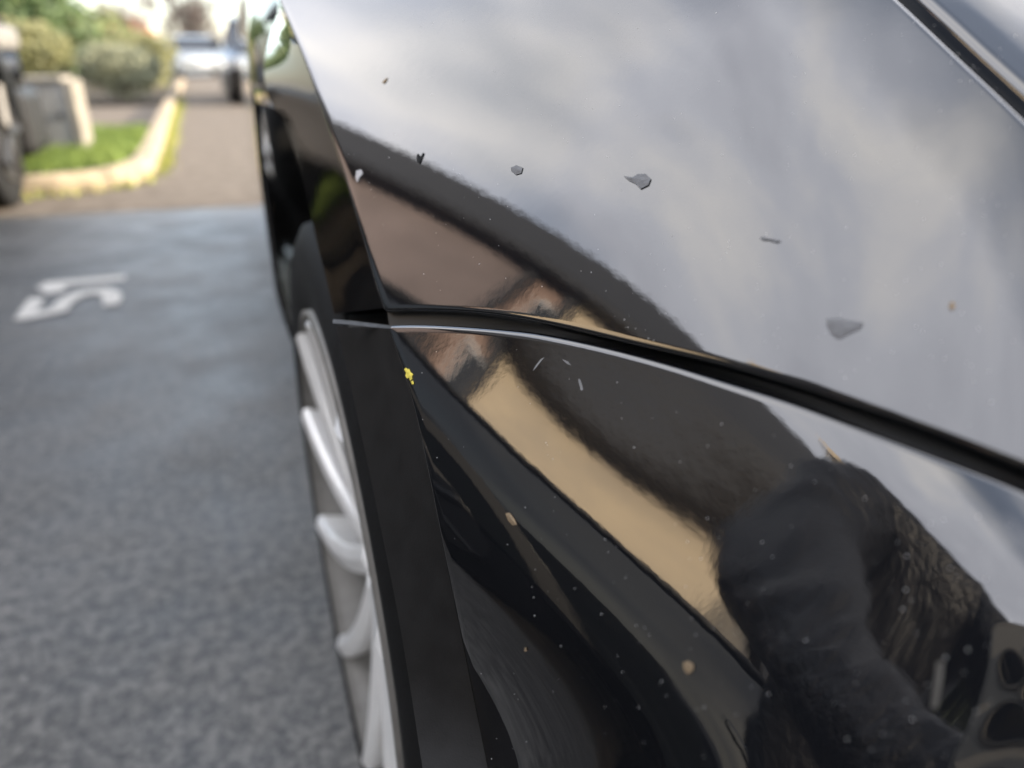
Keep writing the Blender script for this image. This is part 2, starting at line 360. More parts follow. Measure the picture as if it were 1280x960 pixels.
# flank behind the front wheel
def xs(y, z):
    x = .062 + .05 * max(0, (z - .62)) ** 1.5 * 2.2 + .55 * max(0, .50 - z) ** 1.5
    x += .010 * math.exp(-((y - .6) / .5) ** 2) - .012 * math.exp(-((y - 1.5) / .6) ** 2)
    x += .012 * max(0, y - 1.0) + .05 * max(0, y - 2.0) + .012 - .026 * math.exp(-((y - 1.0) / .22) ** 2) * (1 if z < .80 else math.exp(-((z - .80) / .08) ** 2))
    if y > 3.3: x += .16 * (y - 3.3) ** 2
    return x
V = []; Fc = []; ny, nz = 150, 34
ys = [.60 + 3.55 * i / ny for i in range(ny + 1)]; zs = [.20 + .72 * j / nz for j in range(nz + 1)]
DOOR = [1.12, 2.25, 3.2]
for y in ys:
    for z in zs: V.append((xs(y, z), y, z))
REAR = Vector((.20, 3.42, .33))
def inside(y, z): return any(math.hypot(y - h.y, z - h.z) < .412 for h in (HUB, REAR))
seg = {'rear_flank': [], 'wing_flank': [], 'front_door': [], 'rear_door': []}
for i in range(ny):
    for j in range(nz):
        y = (ys[i] + ys[i+1]) / 2; z = (zs[j] + zs[j+1]) / 2
        if inside(y, z): continue
        if y < 1.1 and z < .72 and y < .97: continue
        k = i*(nz+1)+j; f = (k, k+nz+1, k+nz+2, k+1)
        nm = 'wing_flank' if y < DOOR[0] else 'front_door' if y < DOOR[1] else 'rear_door' if y < DOOR[2] else 'rear_flank'
        seg[nm].append(f)
for nm, fs in seg.items():
    used = sorted({i for f in fs for i in f}); mp_ = {i: n for n, i in enumerate(used)}
    o = keep(pyd(nm, [V[i] for i in used], [tuple(mp_[i] for i in f) for f in fs], M['paint_far'], car, True))
    sd = o.modifiers.new('s', 'SOLIDIFY'); sd.thickness = -.006
    if 'door' in nm:
        y0 = DOOR[0] + .85 if nm == 'front_door' else DOOR[1] + .72
        xh = xs(y0, .81); h = keep(boxo('door_handle', (xh - .035, xh - .008, y0, y0 + .2, .80, .83), M['paint_far'], None, .008)); h.parent = o
        h.matrix_parent_inverse = car.matrix_world.inverted()
def arch_ring(hub, a0, a1, name):
    A3 = []; B3 = []
    for i in range(41):
        t = R(a0 + (a1 - a0) * i / 40); y, z = hub.y - math.cos(t) * .425, hub.z + math.sin(t) * .425
        y2, z2 = hub.y - math.cos(t) * .38, hub.z + math.sin(t) * .38
        A3.append((xs(y, z) - .004, y, z)); B3.append((xs(y2, z2) - .012, y2, z2))
    keep(strip(name, A3, B3, M['plastic'], car, 3))

# bonnet, beyond the dark shut line at the upper right: lofted from its edge to the middle of the car and mirrored
EDGE = [(.263, .10, .715), (.263, .140, .737), (.263, .175, .7605), (.263, .205, .779), (.263, .24, .801), (.264, .28, .824), (.275, .5, .888), (.295, .8, .935), (.32, 1.15, .955)]
E_c = resample(EDGE, 60); V = []; Fc = []; nu = 24
for i, e_ in enumerate(E_c):
    k = i / 59; dz = .10 - .065 * k; yc = -.14 * (1 - k) ** 1.5
    lip = [(e_[0] + .001, e_[1], e_[2] - .022), (e_[0], e_[1], e_[2] - .006), (e_[0] + .0012, e_[1], e_[2] - .0025), (e_[0] + .0035, e_[1], e_[2] - .0006), (e_[0] + .007, e_[1], e_[2] + .0012)]
    pts = lip + [(e_[0] + (.95 - e_[0]) * u, e_[1] + yc * u, e_[2] + dz * (1 - (1 - u) ** 2)) for u in [(j + .35) / nu for j in range(nu)] + [1]]
    V += pts + [(1.9 - x, y, z) for x, y, z in pts[-2::-1]]
nc = len(V) // 60
for i in range(59):
    for j in range(nc - 1): k = i * nc + j; Fc.append((k, k + 1, k + nc + 1, k + nc))
keep(pyd('bonnet', V, Fc, M['paint'], car, True))
a_ = surf(UPW, *np.array([(1090, -25), (1115, 0), (1160, 43), (1197, 78), (1240, 119), (1280, 157), (1340, 218), (1400, 280)], float).T)
keep(strip('shut_line_seal', a_ + np.array((.001, 0, -.010)), [(.270, q[1], q[2] - .012) for q in a_], M['seal'], car, 3))

# rest of the body shell (far side, bonnet top, cabin, tail), simple but whole
def shell(name, secs, mt, closed=False):
    V = []; Fc = []; n = len(secs[0])
    for s_ in secs: V += s_
    for i in range(len(secs) - 1):
        for j in range(n - 1): k = i*n+j; Fc.append((k, k+1, k+n+1, k+n))
    return keep(pyd(name, V, Fc, mt, car, True))
def sec(y, zt, zs_, x0, x1):
    xm = .95
    return [(x0, y, zs_), (x0 + .10, y, zt - .06), (x0 + .3, y, zt - .01), (xm, y, zt + .03), (2*xm - x0 - .3, y, zt - .01), (2*xm - x0 - .10, y, zt - .06), (2*xm - x0, y, zs_), (2*xm - x0 + .01, y, .45), (2*xm - x0 - .05, y, .2)]
row = surf(UPW, *resample([(318, -75), (560, -78), (800, -76), (1040, -70)], 30).T)
T_ = resample([(.088, 1.14, .921), (.20, 1.15, .945), (.305, 1.15, .950)], 30); V = []; Fc = []
for i in range(9):
    k = i / 8
    for q0, q1 in zip(row, T_): q = q0 * (1 - k) + q1 * k; V.append((q[0], q[1], q[2] + .035 * math.sin(math.pi * k) * (q1[0] - .05) / .25))
for i in range(8):
    for j in range(29): k = i * 30 + j; Fc.append((k, k + 1, k + 31, k + 30))
keep(pyd('wing_top', V, Fc, M['paint'], car, True))
keep(pyd('far_wing_top', [(1.9 - x, y, z) for x, y, z in V], Fc, M['paint'], car, True))
# bumper below the frame and the nose round to the other side
low = surf(LOW, *resample([(640, 1090), (900, 1100), (1200, 1100), (1420, 1080)], 30).T)
T_ = resample([(.088, .232, .22), (.15, .11, .20), (.235, .0, .20)], 30)
keep(strip('bumper_lower', low, T_, M['paint'], car, 8))
Lc = resample([(.266, .105, .712), (.245, .086, .66), (.204, .066, .645), (.174, .050, .612), (.205, .02, .40), (.235, .0, .20)], 40); V = []; Fc = []; nu = 16
for q in Lc:
    pts = [(q[0] + (.95 - q[0]) * u, q[1] + (-.145 - .1 * (.7 - q[2]) - q[1]) * (1 - (1 - u) ** 2), q[2] + (.10 * max(0, (q[2] - .6) / .112)) * (1 - (1 - u) ** 2)) for u in [j / nu for j in range(nu + 1)]]
    V += pts + [(1.9 - x, y, z) for x, y, z in pts[-2::-1]]
nc = len(V) // 40
for i in range(39):
    for j in range(nc - 1): k = i * nc + j; Fc.append((k, k + 1, k + nc + 1, k + nc))
keep(pyd('front_fascia', V, Fc, M['paint_far'], car, True))
bmb = bmesh.new(); box(bmb, .60, 1.30, -.185, -.12, .30, .46, .02); keep(obj('grille', bmb, M['plastic'], car))
for s_ in (0, 1):
    bmb = bmesh.new(); box(bmb, *((.34, .60) if not s_ else (1.30, 1.56)), -.11, .0, .60, .675, .02); keep(obj('headlight', bmb, M['lens'], car))
shell('cabin_glass', [
    [(.135, 1.2, .93), (.3, 1.2, .98), (.95, 1.15, 1.0), (1.6, 1.2, .98), (1.765, 1.2, .93)],
    [(.30, 1.95, 1.36), (.42, 1.93, 1.40), (.95, 1.9, 1.43), (1.48, 1.93, 1.40), (1.60, 1.95, 1.36)]], M['glass'])
shell('roof', [[(.30, 1.95, 1.36), (.42, 1.93, 1.40), (.95, 1.9, 1.43), (1.48, 1.93, 1.40), (1.60, 1.95, 1.36)],
               [(.27, 2.7, 1.40), (.42, 2.7, 1.45), (.95, 2.7, 1.47), (1.48, 2.7, 1.45), (1.63, 2.7, 1.40)],
               [(.33, 3.6, 1.32), (.45, 3.65, 1.36), (.95, 3.7, 1.38), (1.45, 3.65, 1.36), (1.57, 3.6, 1.32)]], M['paint_far'])
shell('tail', [[(.33, 3.6, 1.32), (.45, 3.65, 1.36), (.95, 3.7, 1.38), (1.45, 3.65, 1.36), (1.57, 3.6, 1.32)],
               [(.18, 4.0, .92), (.45, 4.15, .95), (.95, 4.22, .96), (1.45, 4.15, .95), (1.72, 4.0, .92)],
               [(.20, 4.05, .25), (.45, 4.2, .25), (.95, 4.27, .25), (1.45, 4.2, .25), (1.70, 4.05, .25)]], M['paint_far'])
def pane(name, pts, mt): return keep(pyd(name, pts, [tuple(range(len(pts)))], mt, car))
for sx in (0, 1):
    f = (lambda x: x) if sx == 0 else (lambda x: 1.9 - x)
    pane('side_window', [(f(.148), 1.22, .925), (f(.185), 2.25, .925), (f(.275), 2.65, 1.40), (f(.295), 1.97, 1.365)], M['glass'])
    pane('side_window', [(f(.185), 2.27, .925), (f(.30), 3.75, .925), (f(.335), 3.55, 1.325), (f(.275), 2.67, 1.40)], M['glass'])
shell('far_flank', [[(1.85, .55, .88), (1.86, .55, .5), (1.82, .55, .2)], [(1.85, 4.0, .92), (1.86, 4.0, .5), (1.78, 4.0, .2)]], M['paint_far'])
keep(boxo('underbody', (.38, 1.55, .1, 4.0, .18, .34), M['liner'], car))
# door mirror
bmb = bmesh.new(); box(bmb, -.13, .06, 1.42, 1.56, .98, 1.10, .04); mo = keep(obj('door_mirror', bmb, M['paint_far'], car))

# ---- wheels
def wheel(hub, side, rot, steer=0, detail=True, parent=car, rr=.33, rim_r=.244):
    w = bpy.data.objects.new('wheel', None); COL.objects.link(w); w.empty_display_size = .1
    Wd = .205
    bm = bmesh.new()                          # tyre: lathe about x
    prof = [(.004, rim_r), (-.001, rim_r + .010), (-.004, rim_r + .035), (-.005, rim_r + .055), (-.002, rr - .022), (.006, rr - .007), (.03, rr - .001), (Wd/2, rr), (Wd - .03, rr - .001), (Wd, rr - .01), (Wd + .01, rim_r + .05), (Wd, rim_r)]
    n = 72; rings = []
    for i in range(n):
        t = 2 * math.pi * i / n; rings.append([bm.verts.new((x, math.cos(t) * r, math.sin(t) * r)) for x, r in prof])
    for i in range(n):
        for j in range(len(prof) - 1): bm.faces.new((rings[i][j], rings[i][j+1], rings[(i+1) % n][j+1], rings[(i+1) % n][j]))
    bmesh.ops.recalc_face_normals(bm, faces=bm.faces[:]); obj('tyre', bm, M['rubber'], w, True)
    bm = bmesh.new()
    prof = [(.012, rim_r + .003), (-.003, rim_r + .003), (-.004, rim_r - .003), (.010, rim_r - .008), (.03, rim_r - .014), (.10, rim_r - .022), (.19, rim_r - .015)]
    rings = []
    for i in range(n):
        t = 2 * math.pi * i / n; rings.append([bm.verts.new((x, math.cos(t) * r, math.sin(t) * r)) for x, r in prof])
    for i in range(n):
        for j in range(len(prof) - 1): bm.faces.new((rings[i][j], rings[i][j+1], rings[(i+1) % n][j+1], rings[(i+1) % n][j]))
    bmesh.ops.recalc_face_normals(bm, faces=bm.faces[:]); obj('rim', bm, M['alloy_dark'], w, True)
    for k in range(10):
        a = R(rot) + 2 * math.pi * k / 10; tw = R(13)
        bm = bmesh.new(); st = []
        for q in range(13):
            u = q / 12; r = .042 + (rim_r - .046) * u; ang = a + tw * u ** 1.6
            hw = .0165 - .002 * u; xo = .030 * (1 - u) - .005; dp = .052 - .010 * u
            er = Vector((0, math.cos(ang), math.sin(ang))); et = Vector((0, -math.sin(ang), math.cos(ang)))
            c = er * r; X = Vector((1, 0, 0))
            st.append([bm.verts.new(c + et * t_ + X * (xo + dx)) for t_, dx in ((-hw * .8, dp), (-hw, .006), (-hw * .8, .001), (hw * .1, -.003), (hw * .8, .0), (hw, .005), (hw * .8, dp))])
        for s0_, s1_ in zip(st, st[1:]):
            for j in range(6): bm.faces.new((s0_[j], s0_[j+1], s1_[j+1], s1_[j]))
        bm.faces.new(st[-1]); bm.faces.new(st[0][::-1])
        bmesh.ops.recalc_face_normals(bm, faces=bm.faces[:]); o_ = obj('spoke', bm, M['alloy'], w, True)
        o_.data.set_sharp_from_angle(angle=R(22))
    bm = bmesh.new(); tube(bm, [(.075, 0, 0), (.038, 0, 0), (.030, 0, 0), (.026, 0, 0)], [.07, .066, .06, .03], 32); obj('hub_cap', bm, M['alloy'], w, True)
    bm = bmesh.new(); tube(bm, [(.085, 0, 0), (.10, 0, 0)], [.15, .15], 40); obj('brake_disc', bm, M['disc'], w)
    w.parent = parent
    w.matrix_parent_inverse = Matrix.Translation(-Vector(parent.location)) if parent == car else Matrix()
    w.location = hub; w.rotation_euler = (0, 0, (math.pi if side else 0) + steer)
    return w
wheel(HUB, 0, 71); wheel(REAR, 0, 20); wheel(Vector((1.85, .6, .33)), 1, 10); wheel(Vector((1.84, 3.42, .33)), 1, 40)
SKIP = []

# ------------------------------------------------------------------ ground, kerb, verge
def grid_plane(name, x0, x1, y0, y1, z, mt, kind='structure'):
    o = pyd(name, [(x0, y0, z), (x1, y0, z), (x1, y1, z), (x0, y1, z)], [(0, 1, 2, 3)], mt); return props(o, kind=kind)
grid_plane('ground', -900, 900, -900, 900, 0, M['asphalt'])
LN = [(-30, 4.42), (-6, 4.50), (-2, 4.62), (-.6, 4.55), (1, 4.40), (6, 4.5), (30, 4.5)]
LV = [(x, y, .004) for x, y in resample(LN, 80)] + [(30, 34, .004), (-30, 34, .004)]
props(pyd('lane', LV, [tuple(range(len(LV)))], M['lane']), kind='structure')
KL = [(-4.2, 5.02), (-1.2, 5.18), (-.80, 5.27), (-.56, 5.45), (-.44, 5.85), (-.42, 6.5), (-.45, 9.0), (-.50, 14), (-.56, 26)]
def offset(P, d):
    P = np.array(P, float); t = np.gradient(P, axis=0); t /= np.linalg.norm(t, axis=1, keepdims=True)
    return P + np.stack([-t[:, 1], t[:, 0]], 1) * d
kerb = props(empty('kerb', (0, 0, 0)), kind='structure')
rk = resample(KL, 400); cum = np.r_[0, np.cumsum(np.linalg.norm(np.diff(rk, axis=0), axis=1))]
a = 0
while a < cum[-1] - .3:
    ln = .30 if 3.0 < a < 4.6 else .9
    s = [a + .006 + (ln - .012) * i / 3 for i in range(4)]
    P = np.stack([np.interp(s, cum, rk[:, 0]), np.interp(s, cum, rk[:, 1])], 1)
    Q = offset(P, .125); bm = bmesh.new(); dz = random.uniform(-.004, .004); rings = []
    for p, q in zip(P, Q):
        d = (q - p) / np.linalg.norm(q - p)
        rings.append([bm.verts.new((*x, z)) for x, z in ((p - d * .01, -.02), (p, .085 + dz), (p + d * .012, .112 + dz), (p + d * .03, .122 + dz), (q, .122 + dz), (q, -.02))])
    for r0, r1 in zip(rings, rings[1:]):
        for k in range(6): bm.faces.new((r0[k], r0[(k + 1) % 6], r1[(k + 1) % 6], r1[k]))
    bm.faces.new(rings[0][::-1]); bm.faces.new(rings[-1]); bmesh.ops.recalc_face_normals(bm, faces=bm.faces[:])
    obj('kerbstone', bm, M['kerbstone'], kerb); a += ln
inn = offset(rk, .13)
vp = [tuple(p) for p in inn[:170]]
def lawn_poly(): return [(-4.2, 5.16), *[tuple(p) for p in inn if p[1] < 8.3 and p[0] > -4.2], (-.58, 8.3), (-4.2, 8.3)]
P = lawn_poly()
props(pyd('verge', [(x, y, .105) for x, y in P], [tuple(range(len(P)))], M['lawn']), kind='structure')
P2 = [(-.72, 14.6), (-.72, 34), (-30, 34), (-30, 14.6)]
props(pyd('shrub_bed', [(x, y, .05) for x, y in P2], [(0, 1, 2, 3)], M['soil']), kind='structure')
def in_poly(x, y, P):
    c = False; j = len(P) - 1
    for i in range(len(P)):
        if (P[i][1] > y) != (P[j][1] > y) and x < (P[j][0]-P[i][0])*(y-P[i][1])/(P[j][1]-P[i][1])+P[i][0]: c = not c
        j = i
    return c
def blades(n, sampler, h0, h1):
    V = []; Fc = []
    for _ in range(n):
        x, y, z = sampler(); h = random.uniform(h0, h1); t = random.uniform(0, 6.28); wd = random.uniform(.006, .012)
        dx, dy = math.cos(t) * wd, math.sin(t) * wd; lx, ly = random.gauss(0, .3) * h, random.gauss(0, .3) * h; k = len(V)
        V += [(x - dx, y - dy, z), (x + dx, y + dy, z), (x + lx, y + ly, z + h)]; Fc.append((k, k + 1, k + 2))
    return V, Fc
def smp():
    while True:
        x, y = random.uniform(-2.4, -.5), random.uniform(5.2, 8.3)
        if in_poly(x, y, P): return x, y, .10
V, Fc = blades(14000, smp, .04, .11); props(pyd('grass', V, Fc, M['grass']), kind='stuff')
def smp2():
    t = random.random() ** .8 * (cum[-1] * .5) + 2.4; x = np.interp(t, cum, rk[:, 0]); y = np.interp(t, cum, rk[:, 1])
    return x + abs(random.gauss(0, .05)) * (.2 if y < 5.4 else 1), y - (abs(random.gauss(0, .05)) if y < 5.9 else 0), 0
V, Fc = blades(2200, smp2, .02, .07); props(pyd('kerb_weeds', V, Fc, M['moss']), kind='stuff')

# bay number painted on the asphalt, its top towards -x
num = empty('bay_number', (-.54, 2.9, .004), 'worn white parking bay number 51 painted on the grey asphalt', 'road marking')
def stroke(pts, wds):
    n = 30; pts = resample(pts, n); wd = np.interp(np.linspace(0, 1, n), np.linspace(0, 1, len(wds)), wds)
    t = np.gradient(pts, axis=0); t /= np.linalg.norm(t, axis=1, keepdims=True); n_ = np.stack([-t[:, 1], t[:, 0]], 1)
    wv = wd * (1 + .05 * np.sin(np.arange(n) * 1.7)); A = pts + n_ * wv[:, None] / 2; B = pts - n_ * wv[:, None] / 2
    return [(x, y, 0) for x, y in A] + [(x, y, 0) for x, y in B], [(i, i + 1, n + i + 1, n + i) for i in range(n - 1)]
def digit(strokes):
    V = []; Fc = []
    for zi, (pts, wds) in enumerate(strokes):
        v, f = stroke([(x + .54, y - 2.9) for x, y in pts], wds); k = len(V); V += [(x, y, zi * .0012) for x, y, _ in v]; Fc += [tuple(i + k for i in g_) for g_ in f]
    bm = bmesh.new(); vs = [bm.verts.new(v) for v in V]; [bm.faces.new([vs[i] for i in f]) for f in Fc]
    for f in bm.faces:
        f.normal_update()
        if f.normal.z < 0: f.normal_flip()
    return bm
o = obj('digit', digit([([(-.655, 2.91), (-.655, 2.67)], (.05, .055)), ([(-.665, 2.685), (-.60, 2.71), (-.55, 2.74)], (.06, .07)), ([(-.56, 2.70), (-.555, 2.82), (-.52, 2.90), (-.46, 2.92), (-.415, 2.85), (-.405, 2.72)], (.05, .055, .065, .065, .06, .05))]), M['paint_mark'], num)
o = obj('digit', digit([([(-.665, 3.085), (-.39, 3.085)], (.075, .07)), ([(-.655, 3.08), (-.62, 3.01), (-.60, 2.955)], (.07, .075, .06))]), M['paint_mark'], num)

# ------------------------------------------------------------------ utility cabinet on the verge
cab = empty('utility_cabinet', (-1.10, 6.55, .10), 'low grey utility cabinet with its sunlit side and top painted paler standing on the grass verge', 'cabinet', rz=R(-4))
bm = bmesh.new(); box(bm, -.21, .19, 0, .30, -.02, .50, .008); obj('cabinet_body', bm, M['cabinet_m'], cab)
boxo('door_panel', (-.17, .13, -.008, .0, .05, .44), M['cabinet_m'], cab, .003)
boxo('sunlit_side', (.15, .205, -.014, .31, -.02, .505), M['cabinet_sunlit'], cab, .006)  # slab in the painted sunlit tone along the right side
boxo('cabinet_top', (-.235, .145, -.02, .32, .50, .535), M['cabinet_sunlit'], cab, .006)
boxo('lock', (.07, .10, -.02, -.008, .25, .29), M['seal'], cab, .003)

# ------------------------------------------------------------------ shrubs and trees
def foliage(n, sampler, size):
    V = []; Fc = []
    for _ in range(n):
        p = Vector(sampler()); s = size * random.uniform(.6, 1.4)
        a = Vector((random.gauss(0, 1), random.gauss(0, 1), random.gauss(0, .7))).normalized(); b = a.orthogonal().normalized(); k = len(V)
        V += [p - a * s, p + b * s * .5, p + a * s, p - b * s * .5]; Fc.append((k, k+1, k+2, k+3))
    return V, Fc
def shrub(name, label, loc, rx, ry, h, leaf, n=2600, size=.05, group=None, cat='shrub', seed=1):
    rnd = random.Random(seed); t = empty(name, loc, label, cat, group)
    lumps = [(rnd.uniform(-.55, .55) * rx, rnd.uniform(-.5, .5) * ry, h * rnd.uniform(.35, .68), rnd.uniform(.35, .5)) for _ in range(9)] + [(0, 0, h * .5, .62)]
    def s_():
        x, y, z, r = rnd.choice(lumps); d = Vector((rnd.gauss(0, 1), rnd.gauss(0, 1), rnd.gauss(0, 1))).normalized() * rnd.uniform(.72, 1.0)
        q = (x + d.x * r * rx, y + d.y * r * ry, max(.02, z + d.z * r * h * .75)); return q
    V, Fc = foliage(n, s_, size); pyd('crown', V, Fc, leaf, t)
    bm = bmesh.new()
    for k in range(6):
        x, y, z, r = lumps[k]; tube(bm, [(x * .15, y * .15, -.1), (x * .6, y * .6, z * .5), (x, y, z)], [.03, .02, .008], 5)
    obj('stem', bm, M['bark'], t); return t
shrub('lavender_shrub', 'low rounded grey-green shrub behind the cabinet, nearest to the kerb', (-1.35, 15.6, .05), .95, .8, .95, M['leaf_grey'], 3600, .045, seed=3)
shrub('round_shrub', 'olive brown clipped shrub right behind the utility cabinet', (-3.2, 16.6, .05), 1.25, .9, 1.45, M['leaf_olive'], 4200, .06, seed=4)
shrub('round_shrub', 'small mid-green shrub between the grey shrub and the lane', (-1.2, 19.4, .05), .9, .9, 1.25, M['leaf_olive'], 2600, .06, seed=5)
shrub('evergreen_bush', 'large dark green bush with a sloping top behind the lower shrubs', (-4.4, 21, .05), 2.5, 1.6, 3.0, M['leaf_dark'], 7000, .10, seed=6)
shrub('evergreen_bush', 'mid-green bush on the right shoulder of the large dark one', (-2.3, 22.5, .05), 1.5, 1.3, 2.0, M['leaf_mid'], 4000, .09, seed=8)
def bare_tree(loc, h, label, seed, mt, lv=5):
    rnd = random.Random(seed); t = empty('bare_tree', loc, label, 'tree'); trunk = bmesh.new(); tw = bmesh.new()
    def grow(p, d, l, r, k):
        q = p + d * l; mid = p + d * l * .5 + Vector((rnd.gauss(0, .05), rnd.gauss(0, .05), 0)) * l
        tube(trunk if k < 2 else tw, [p, mid, q], [max(r, .012), max(r * .85, .011), max(r * .7, .010)], 6 if k < 2 else 4, False)
        if k < lv:
            for _ in range(rnd.choice((4, 5)) if k else 6):
                a = d.orthogonal().normalized(); a = Matrix.Rotation(rnd.uniform(0, 6.28), 3, d) @ a
                grow(q if rnd.random() < .6 else mid, (d + a * rnd.uniform(.4, .9) + Vector((0, 0, .12))).normalized(), l * rnd.uniform(.6, .82), r * .6, k + 1)
    grow(Vector((0, 0, -.1)), Vector((.03, 0, 1)), h * .30, h * .022, 0)
    obj('trunk', trunk, mt, t); obj('crown', tw, mt, t); return t
bare_tree((-.9, 42, 0), 4.6, 'bare brown winter tree at the end of the lane above the pale car', 5, M['twig'])
bare_tree((-3.4, 48, 0), 5.0, 'faint bare tree against the bright sky beside the large dark bush', 9, M['twig'], 4)
hs = empty('far_house', (-7, 75, 0), 'distant cream house with an orange tiled roof above the shrubs', 'house')
boxo('wall', (-3.5, 3.5, 0, 6, 0, 2.3), M['wall_cream'], hs)
bm = bmesh.new(); prism(bm, [(-3.9, 2.3), (3.9, 2.3), (2.6, 3.6), (-2.6, 3.6)], 1, -.4, 6.4); obj('roof', bm, M['tile_orange'], hs)
for x in (-2, 1): 
    f = boxo('window', (x, x + 1.1, -.06, .0, .9, 1.9), M['frame_white'], hs); boxo('pane', (x + .08, x + 1.02, -.08, -.06, .98, 1.82), M['glass'], f)

# ------------------------------------------------------------------ other vehicles
def road_wheel(parent, x, y, r, side, rim=None):
    w = bpy.data.objects.new('wheel', None); COL.objects.link(w); w.parent = parent; w.location = (x, y, r)
    bm = bmesh.new(); tube(bm, [(-.10, 0, 0), (-.085, 0, 0), (.085, 0, 0), (.10, 0, 0)], [r - .03, r, r, r - .03], 32); obj('tyre', bm, M['rubber'], w, False)
    bm = bmesh.new(); s = side * .102
    tube(bm, [(s, 0, 0), (s + side * .012, 0, 0)], [r * .68, r * .66], 28)
    for k in range(5):
        a = 2 * math.pi * k / 5; c = Vector((s + side * .016, math.cos(a) * r * .36, math.sin(a) * r * .36)); d = Vector((0, math.cos(a), math.sin(a)))
        tube(bm, [c - d * r * .28, c + d * r * .28], .03, 6)
    obj('rim', bm, rim or M['alloy_dark'], w); return w
def side_plan(bm, prof, W, inset, cabin=False):
    """closed (y, z) outline extruded across x with rounded shoulders"""
    n = len(prof); cols = []
    for x, k in ((-W/2, 1), (-W/2 + .06, 0), (W/2 - .06, 0), (W/2, 1)):
        cy = sum(p[0] for p in prof) / n; cz = sum(p[1] for p in prof) / n
        cols.append([bm.verts.new((x, y + (cy - y) * inset * k, z + (cz - z) * inset * k)) for y, z in prof])
    for A, B in zip(cols, cols[1:]):
        for i in range(n): bm.faces.new((A[i], B[i], B[(i + 1) % n], A[(i + 1) % n]))
    bm.faces.new(cols[0]); bm.faces.new(cols[-1][::-1]); bmesh.ops.recalc_face_normals(bm, faces=bm.faces[:])
def saloon(loc, rz, paint, label, group=None, L_=4.2, W=1.75, H=1.42):
    t = empty('parked_car', loc, label, 'car', group, rz); h = L_ / 2      # nose towards -y
    bm = bmesh.new(); side_plan(bm, [(-h, .30), (-h - .03, .55), (-h + .08, .72), (-h + 1.0, .90), (h - .25, .98), (h - .02, .85), (h, .40), (h - .1, .22), (-h + .15, .20)], W, .05); obj('body', bm, paint, t)
    gl = [(-h + .95, .90), (-h + 1.75, H - .08), (h - 1.0, H - .05), (h - .22, .97)]
    def ins(y, z): 
        k = (z - .9) / (H - .9); return W/2 - .04 - .20 * max(0, k)
    V = []; 
    for y, z in gl: V += [(-ins(y, z), y, z), (ins(y, z), y, z)]
    pyd('windscreen', [V[0], V[1], V[3], V[2]], [(0, 1, 2, 3)], M['glass'], t)
    pyd('rear_window', [V[4], V[5], V[7], V[6]], [(0, 1, 2, 3)], M['glass'], t)
    for s in (0, 1):
        pyd('side_window', [V[s], V[2 + s], V[4 + s], V[6 + s]], [(0, 1, 2, 3)], M['glass'], t)
    bm = bmesh.new(); side_plan(bm, [(-h + 1.70, H - .07), (-h + 2.1, H), (h - 1.2, H), (h - .95, H - .05)], W - .46, .1); obj('roof', bm, paint, t)
    for s in (-1, 1):
        boxo('headlight', (s * .66 - .17, s * .66 + .17, -h - .045, -h + .12, .58, .71), M['lens'], t, .03)
        boxo('tail_light', (s * .66 - .15, s * .66 + .15, h - .08, h + .01, .70, .84), M['red'], t, .02)
        boxo('door_mirror', (s * (W/2 + .09) - .09, s * (W/2 + .09) + .09, -h + 1.35, -h + 1.45, .92, 1.04), paint, t, .03)
        for y in (-h + .80, h - .85): road_wheel(t, s * (W/2 - .10), y, .31, s)
    boxo('number_plate', (-.26, .26, -h - .05, -h - .03, .40, .51), M['plate_white'], t)
    return t
saloon((1.24, 15.8, 0), 0, M['paint_far'], 'dark parked car seen past the flank of the black car, nose to the camera')
saloon((-.15, 33, 0), R(8), M['silver_paint'], 'pale silver car parked at the far end of the lane')

